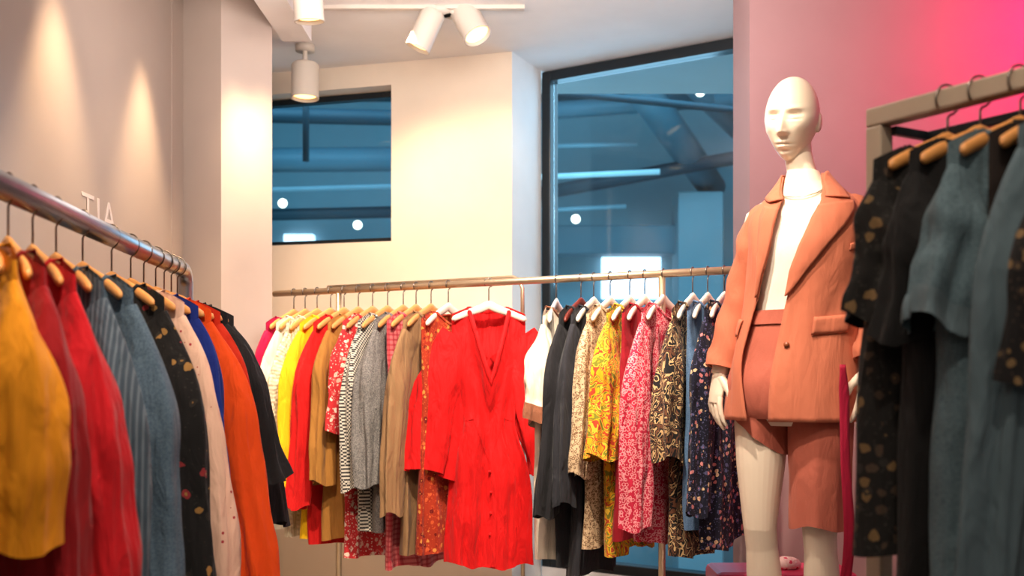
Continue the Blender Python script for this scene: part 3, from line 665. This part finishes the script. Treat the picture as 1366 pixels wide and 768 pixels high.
# shorts
m = MB(); rows = []
for i in range(22):
    z = 1.125-.305*i/21
    rows.append([(tsh(z)+(sp(TAX, z)+.016+.01*sm((1-z)/.1))*sgp(math.cos(2*PI*j/48), .9), (sp(TBY, z)+.016+.006*sm((1-z)/.1))*sgp(math.sin(2*PI*j/48), .9), z) for j in range(48)])
m.loft(rows)
for s in (-1, 1):
    rows = []
    for i in range(30):
        t = i/29; row = []
        for j in range(56):
            f = 2*PI*j/56; c, sn = math.cos(f), math.sin(f)
            if s == 1: zb = .515+.008*math.sin(3*f)
            else: zb = .775-.06*c
            z = .90+(zb-.90)*t
            r = .097-.014*t; fold = 1+.06*t*math.sin(5*f+1.0+t)+.04*t*rid(4.5*f)+.03*noise.noise(Vector((f*1.5, z*10, 3)))
            row.append((s*.088+r*.96*fold*c-.004*t, -.006+(r*1.0*fold)*sn, z))
        rows.append(row)
    m.loft(rows)
sh = m.build('shorts', M_suit2, mroot, label='rose brown shorts reaching the knee')
m = MB(); rows = []
for z in (1.09, 1.10, 1.115, 1.13):
    rows.append([(tsh(z)+(sp(TAX, z)+.022)*sgp(math.cos(2*PI*j/48), .9), (sp(TBY, z)+.022)*sgp(math.sin(2*PI*j/48), .9), z) for j in range(48)])
m.loft(rows); m.build('waistband', M_suit2, sh)
# blazer
JAX = [(.80, .198), (.95, .186), (1.12, .162), (1.3, .170), (1.38, .170), (1.425, .150), (1.455, .114), (1.48, .082), (1.505, .063), (1.53, .056)]
JBY = [(.80, .148), (.95, .140), (1.12, .122), (1.3, .136), (1.38, .126), (1.425, .110), (1.455, .094), (1.48, .078), (1.505, .064), (1.53, .058)]
PR = [(.80, -5), (1.0, -3), (1.12, -3), (1.23, -1), (1.3, 4), (1.38, 13), (1.445, 25), (1.49, 48), (1.53, 75)]
PL = [(.80, 24), (1.0, 34), (1.12, 37), (1.23, 30), (1.3, 24), (1.38, 18), (1.445, 17), (1.49, 44), (1.53, 72)]
def JS(fd, z, off=0):
    f = math.radians(fd); ax, by = sp(JAX, z)+off, sp(JBY, z)+off
    wob = .007*math.sin(3*f+z*9)*sm((1.3-z)/.3)+.007*noise.noise(Vector((math.sin(f)*2.5, z*6+math.cos(f)*2, 5)))*sm((1.5-z)/.1)
    return Vector((tsh(z)+.004+(ax+wob)*sgp(math.sin(f), .9), -(by+wob)*sgp(math.cos(f), .9)+.004, z))
m = MB(); rows = []; NZ = 48
for i in range(NZ+1):
    z = .815+.70*i/NZ; a, b = interp(PR, z), 360-interp(PL, z)
    rows.append([JS(a+(b-a)*j/84, z) for j in range(85)])
m.loft(rows, closed=False)
jk = m.build('blazer', M_suit, mroot, label='terracotta open blazer with notched lapels')
so_ = jk.modifiers.new('solid', 'SOLIDIFY'); so_.thickness = .004; so_.offset = 1
def lapel(side):
    m = MB(); rows = []
    for i in range(31):
        t = i/30; z = 1.165+.25*t; e = interp(PR if side > 0 else PL, z)
        if side > 0: w = 2+40*min(1, t/.90)
        else: w = 2+19*min(1, t/.90)
        row = []
        for j in range(9):
            k_ = j/8; fd = (e-1.5+k_*w) if side > 0 else 360-(e-1.5+k_*w)
            row.append(JS(fd, z+.012*k_*t, .010+.004*math.sin(PI*k_)+.003*k_))
        rows.append(row)
    m.loft(rows, closed=False); o = m.build('lapel', M_suit, jk)
    q = o.modifiers.new('solid', 'SOLIDIFY'); q.thickness = .004
lapel(1); lapel(-1)
CI = [(0, (28, 1.44)), (.16, (72, 1.520)), (.5, (180, 1.532)), (.84, (290, 1.520)), (1, (345, 1.44))]
CO = [(0, (58, 1.434)), (.16, (86, 1.466)), (.5, (180, 1.476)), (.84, (274, 1.466)), (1, (328, 1.434))]
def pth(tab, t): return sp([(a, v[0]) for a, v in tab], t), sp([(a, v[1]) for a, v in tab], t)
m = MB(); rows = []
for j in range(73):
    t = j/72; a, za = pth(CI, t); b, zb = pth(CO, t); rw = []
    for k_ in range(9):
        q = k_/8; rw.append(JS(a+(b-a)*q, za+(zb-za)*q, .009+.007*math.sin(PI*q)+.002*q))
    rows.append(rw)
m.loft(rows, closed=False); o = m.build('collar', M_suit, jk); q = o.modifiers.new('solid', 'SOLIDIFY'); q.thickness = .004
SLV = {-1: [(-.050, .0, 1.408), (-.076, .0, 1.396), (-.106, .004, 1.34), (-.126, .01, 1.27), (-.152, .016, 1.18), (-.175, .008, 1.10), (-.190, -.010, 1.03), (-.200, -.024, .965)],
       1: [(.150, .0, 1.408), (.180, .0, 1.396), (.210, .004, 1.34), (.226, .01, 1.27), (.236, .018, 1.19), (.240, .006, 1.11), (.238, -.018, 1.04), (.236, -.036, .985)]}
for s in (-1, 1):
    P = [Vector(p) for p in SLV[s]]
    pts = []; rad = []
    R_ = [.042, .052, .053, .050, .048, .047, .046, .046]
    for i in range(len(P)-1):
        for k_ in range(5):
            t = k_/5
            p0, p1_, p2_, p3_ = P[max(i-1, 0)], P[i], P[i+1], P[min(i+2, len(P)-1)]
            pts.append(.5*((2*p1_)+(p2_-p0)*t+(2*p0-5*p1_+4*p2_-p3_)*t*t+(3*p1_-p0-3*p2_+p3_)*t**3)); rad.append(R_[i]+(R_[i+1]-R_[i])*t)
    pts.append(P[-1]); rad.append(R_[-1])
    m = MB(); m.tube(pts, rad, 40, [r*1.06 for r in rad], cap=False)
    ms2 = MB(); ms2.f = m.f
    for vi, v in enumerate(m.v):
        ri = vi//40; cpt = pts[ri]; dv = Vector(v)-cpt; aa = 2*PI*(vi % 40)/40
        wr = 1+.04*math.sin(2*aa+ri*.75+s)*sm(ri/8)+.09*noise.noise(Vector((math.cos(aa)*1.2, math.sin(aa)*1.2+s*7, ri*.30)))*sm(ri/6)+.045*rid(aa+ri*.45)*sm(ri/8)
        ms2.v.append(tuple(cpt+dv*wr))
    o = ms2.build('sleeve', M_suit, jk)
    q = o.modifiers.new('solid', 'SOLIDIFY'); q.thickness = .004
    cv = MB(); base_ring = [[cpt+(Vector(ms2.v[ri*40+j])-cpt)*1.05 for j in range(40)] for ri, cpt in list(enumerate(pts))[-5:]]
    cv.loft(base_ring); cv.build('cuff', M_suit, o)
def patch(name, f0, f1, z0, z1, off, slope=0.0):
    m = MB(); m.loft([[JS(f0+(f1-f0)*j/12, z0+(z1-z0)*i/5+slope*j/12, off+(.003 if 0 < i < 5 else 0)) for j in range(13)] for i in range(6)], closed=False)
    o = m.build(name, M_suit, jk); q = o.modifiers.new('solid', 'SOLIDIFY'); q.thickness = .004
patch('pocket_flap', 24, 62, 1.055, 1.105, .009, .008)
patch('pocket_flap', 310, 275, 1.055, 1.105, .009, .008)
patch('chest_pocket', 50, 70, 1.285, 1.305, .006, .010)
p = JS(4, 1.03, .005); p_ = JS(4, 1.03, .011); m = MB(); m.tube([p, p_], .008, 16); m.build('button', M_btn, jk)
# things around the mannequin
m = MB(); m.box(-.36, .36, -.3, .3, 0, .253); o = m.build('display_plinth', M_white, smooth=False, bevel=.006); o.location = (mroot.location.x+.06, MY-.02, 0)
tag(o, 'low white plinth carrying the mannequin', 'plinth')
M_pk = surf('pink lacquer', (224, 70, 110), .4)
m = MB(); m.box(0, .48, 0, .22, 0, .505); o = m.build('display_cube', M_pk, smooth=False, bevel=.02); o.location = (at(956, 0, 3.52).x, 3.52, 0)
tag(o, 'pink display cube behind the legs of the mannequin', 'display cube')
M_rib = fabric('magenta ribbon', 'plain', [(176, 24, 60)], rough=.6, crease=.4)
m = MB(); rows = []; rb = at(1124, 486, MY-.185)
for i in range(70):
    t = i/69; z = rb.z-.80*t; tw = .35*math.sin(5.0*t+.2)-.15; w = .008+.006*sm(t/.10)
    cx = .012*math.sin(3.5*t)+.003*math.sin(13*t); rows.append([Vector((cx+w*k_*math.cos(tw), w*k_*math.sin(tw)+.012*math.sin(9*t), z-rb.z)) for k_ in (-1, -.33, .33, 1)])
m.loft(rows, closed=False); o = m.build('ribbon', M_rib); o.location = rb; q = o.modifiers.new('solid', 'SOLIDIFY'); q.thickness = .001
tag(o, 'long magenta ribbon hanging from the right hand of the mannequin', 'ribbon')
M_pouch = fabric('pouch print', 'floral', [(232, 196, 190), (200, 60, 90), (240, 230, 220)], 50)
m = MB(); m.loft([[(r*math.cos(2*PI*j/24)*1.1, r*.6*math.sin(2*PI*j/24), z) for j in range(24)] for z, r in ((0, .03), (.004, .05), (.018, .054), (.032, .046), (.040, .03), (.043, .01))], True, True, True)
o = m.build('pouch', M_pouch); p = at(1046, 0, 3.6); o.location = (p.x, 3.6, .505); tag(o, 'small flowered pouch on the pink cube', 'pouch')

# ------------------------------------------------------------------ lights
def spot(loc, tgt, W, col, deg=60, blend=.6, r=.03):
    L = bpy.data.lights.new('spot', 'SPOT'); L.energy = W; L.color = lin(col)[:3]; L.spot_size = math.radians(deg); L.spot_blend = blend; L.shadow_soft_size = r
    o = bpy.data.objects.new('spot_lamp', L); C.objects.link(o); o.location = loc
    o.rotation_euler = (Vector(tgt)-Vector(loc)).to_track_quat('-Z', 'Y').to_euler(); return o
def area(loc, tgt, W, col, sx, sy):
    L = bpy.data.lights.new('area', 'AREA'); L.shape = 'RECTANGLE'; L.size = sx; L.size_y = sy; L.energy = W; L.color = lin(col)[:3]
    o = bpy.data.objects.new('fill_light', L); C.objects.link(o); o.location = loc  # soft fill with no fixture built; most are not at the ceiling
    o.rotation_euler = (Vector(tgt)-Vector(loc)).to_track_quat('-Z', 'Y').to_euler(); return o
WARM = (255, 236, 212); WARM2 = (255, 220, 176)
area((.1, 1.6, 2.68), (.1, 1.9, 0), 13, WARM, 1.6, 1.2)
area((.0, -.4, 2.5), (0, 3.5, 1.0), 9, WARM, 1.6, .8)  # added fill from behind the camera, no lamp there
area((-.1, 2.9, 2.36), (-.1, 4.8, 2.71), 36, (255, 242, 234), 1.6, .3)  # unseen uplight added to brighten the ceiling
spot((-.1, 2.5, 2.66), (-.15, 3.95, 1.1), 225, WARM, 60)
spot((.1, 2.3, 2.66), (.6, 3.4, 1.1), 165, WARM, 50)
spot((-.1, 1.7, 2.66), (.82, 2.95, 1.55), 122, WARM, 40)
spot((-.35, 1.3, 2.66), (-.85, 2.4, 1.1), 145, WARM, 60)
spot((.45, .9, 2.66), (.8, 1.75, 1.2), 42, WARM, 55)
for Y in (2.35, 3.1, 3.83): spot((-1.17, Y, 2.56), (-1.32, Y, 1.2), 115, WARM2, 54, .9, .04)
for cx_, cy_ in ((-1.112, 4.239), (-1.026, 4.303)):
    spot((cx_+.083, cy_-.113, 2.54), (cx_, cy_, 1.35), 58, WARM2, 50, .9, .04)
spot(p3+Vector((.05, -.05, -.13)), (-.2, 5.0, 1.6), 22, WARM2, 110)
spot((-.45, 4.35, 2.6), (-.4, 5.15, 1.45), 56, WARM2, 88, .9)
spot((2.2, 3.3, 2.55), (2.0, 3.9, 2.3), 74, (255, 0, 116), 122, 1.0)
area((2.6, 3.2, 2.1), (2.0, 3.9, 2.0), 7, (255, 12, 120), .6, 1.0)
area((0, 7.0, 3.7), (0, 10, 1.5), 195, (152, 208, 236), 6, 1.5)  # added blue light on the building behind the windows
area((0, 7.5, -.6), (0, 9.0, 3.9), 85, (156, 212, 238), 6, 1.5)  # second added blue light, from near the outer floor upward
area((.75, 5.75, 2.2), (.35, 5.0, 1.3), 24, (190, 228, 255), 1.0, 1.6)  # added cool light to brighten the white return wall
w = bpy.data.worlds.new('world'); bpy.context.scene.world = w; w.use_nodes = True
w.node_tree.nodes['Background'].inputs[0].default_value = (1.0, .9, .82, 1); w.node_tree.nodes['Background'].inputs[1].default_value = .12
# ------------------------------------------------------------------ camera
cam = bpy.data.cameras.new('camera'); co_ = bpy.data.objects.new('camera', cam); C.objects.link(co_)
cam.sensor_width = 36; cam.lens = 36*F/1366; cam.shift_y = (V0-384)/1366; co_.location = (0, 0, CAMZ); co_.rotation_euler = (PI/2, 0, 0)
cam.clip_start = .05; cam.dof.use_dof = True; cam.dof.focus_distance = 3.3; cam.dof.aperture_fstop = 2.8
bpy.context.scene.camera = co_
bpy.context.scene.view_settings.view_transform = 'Standard'
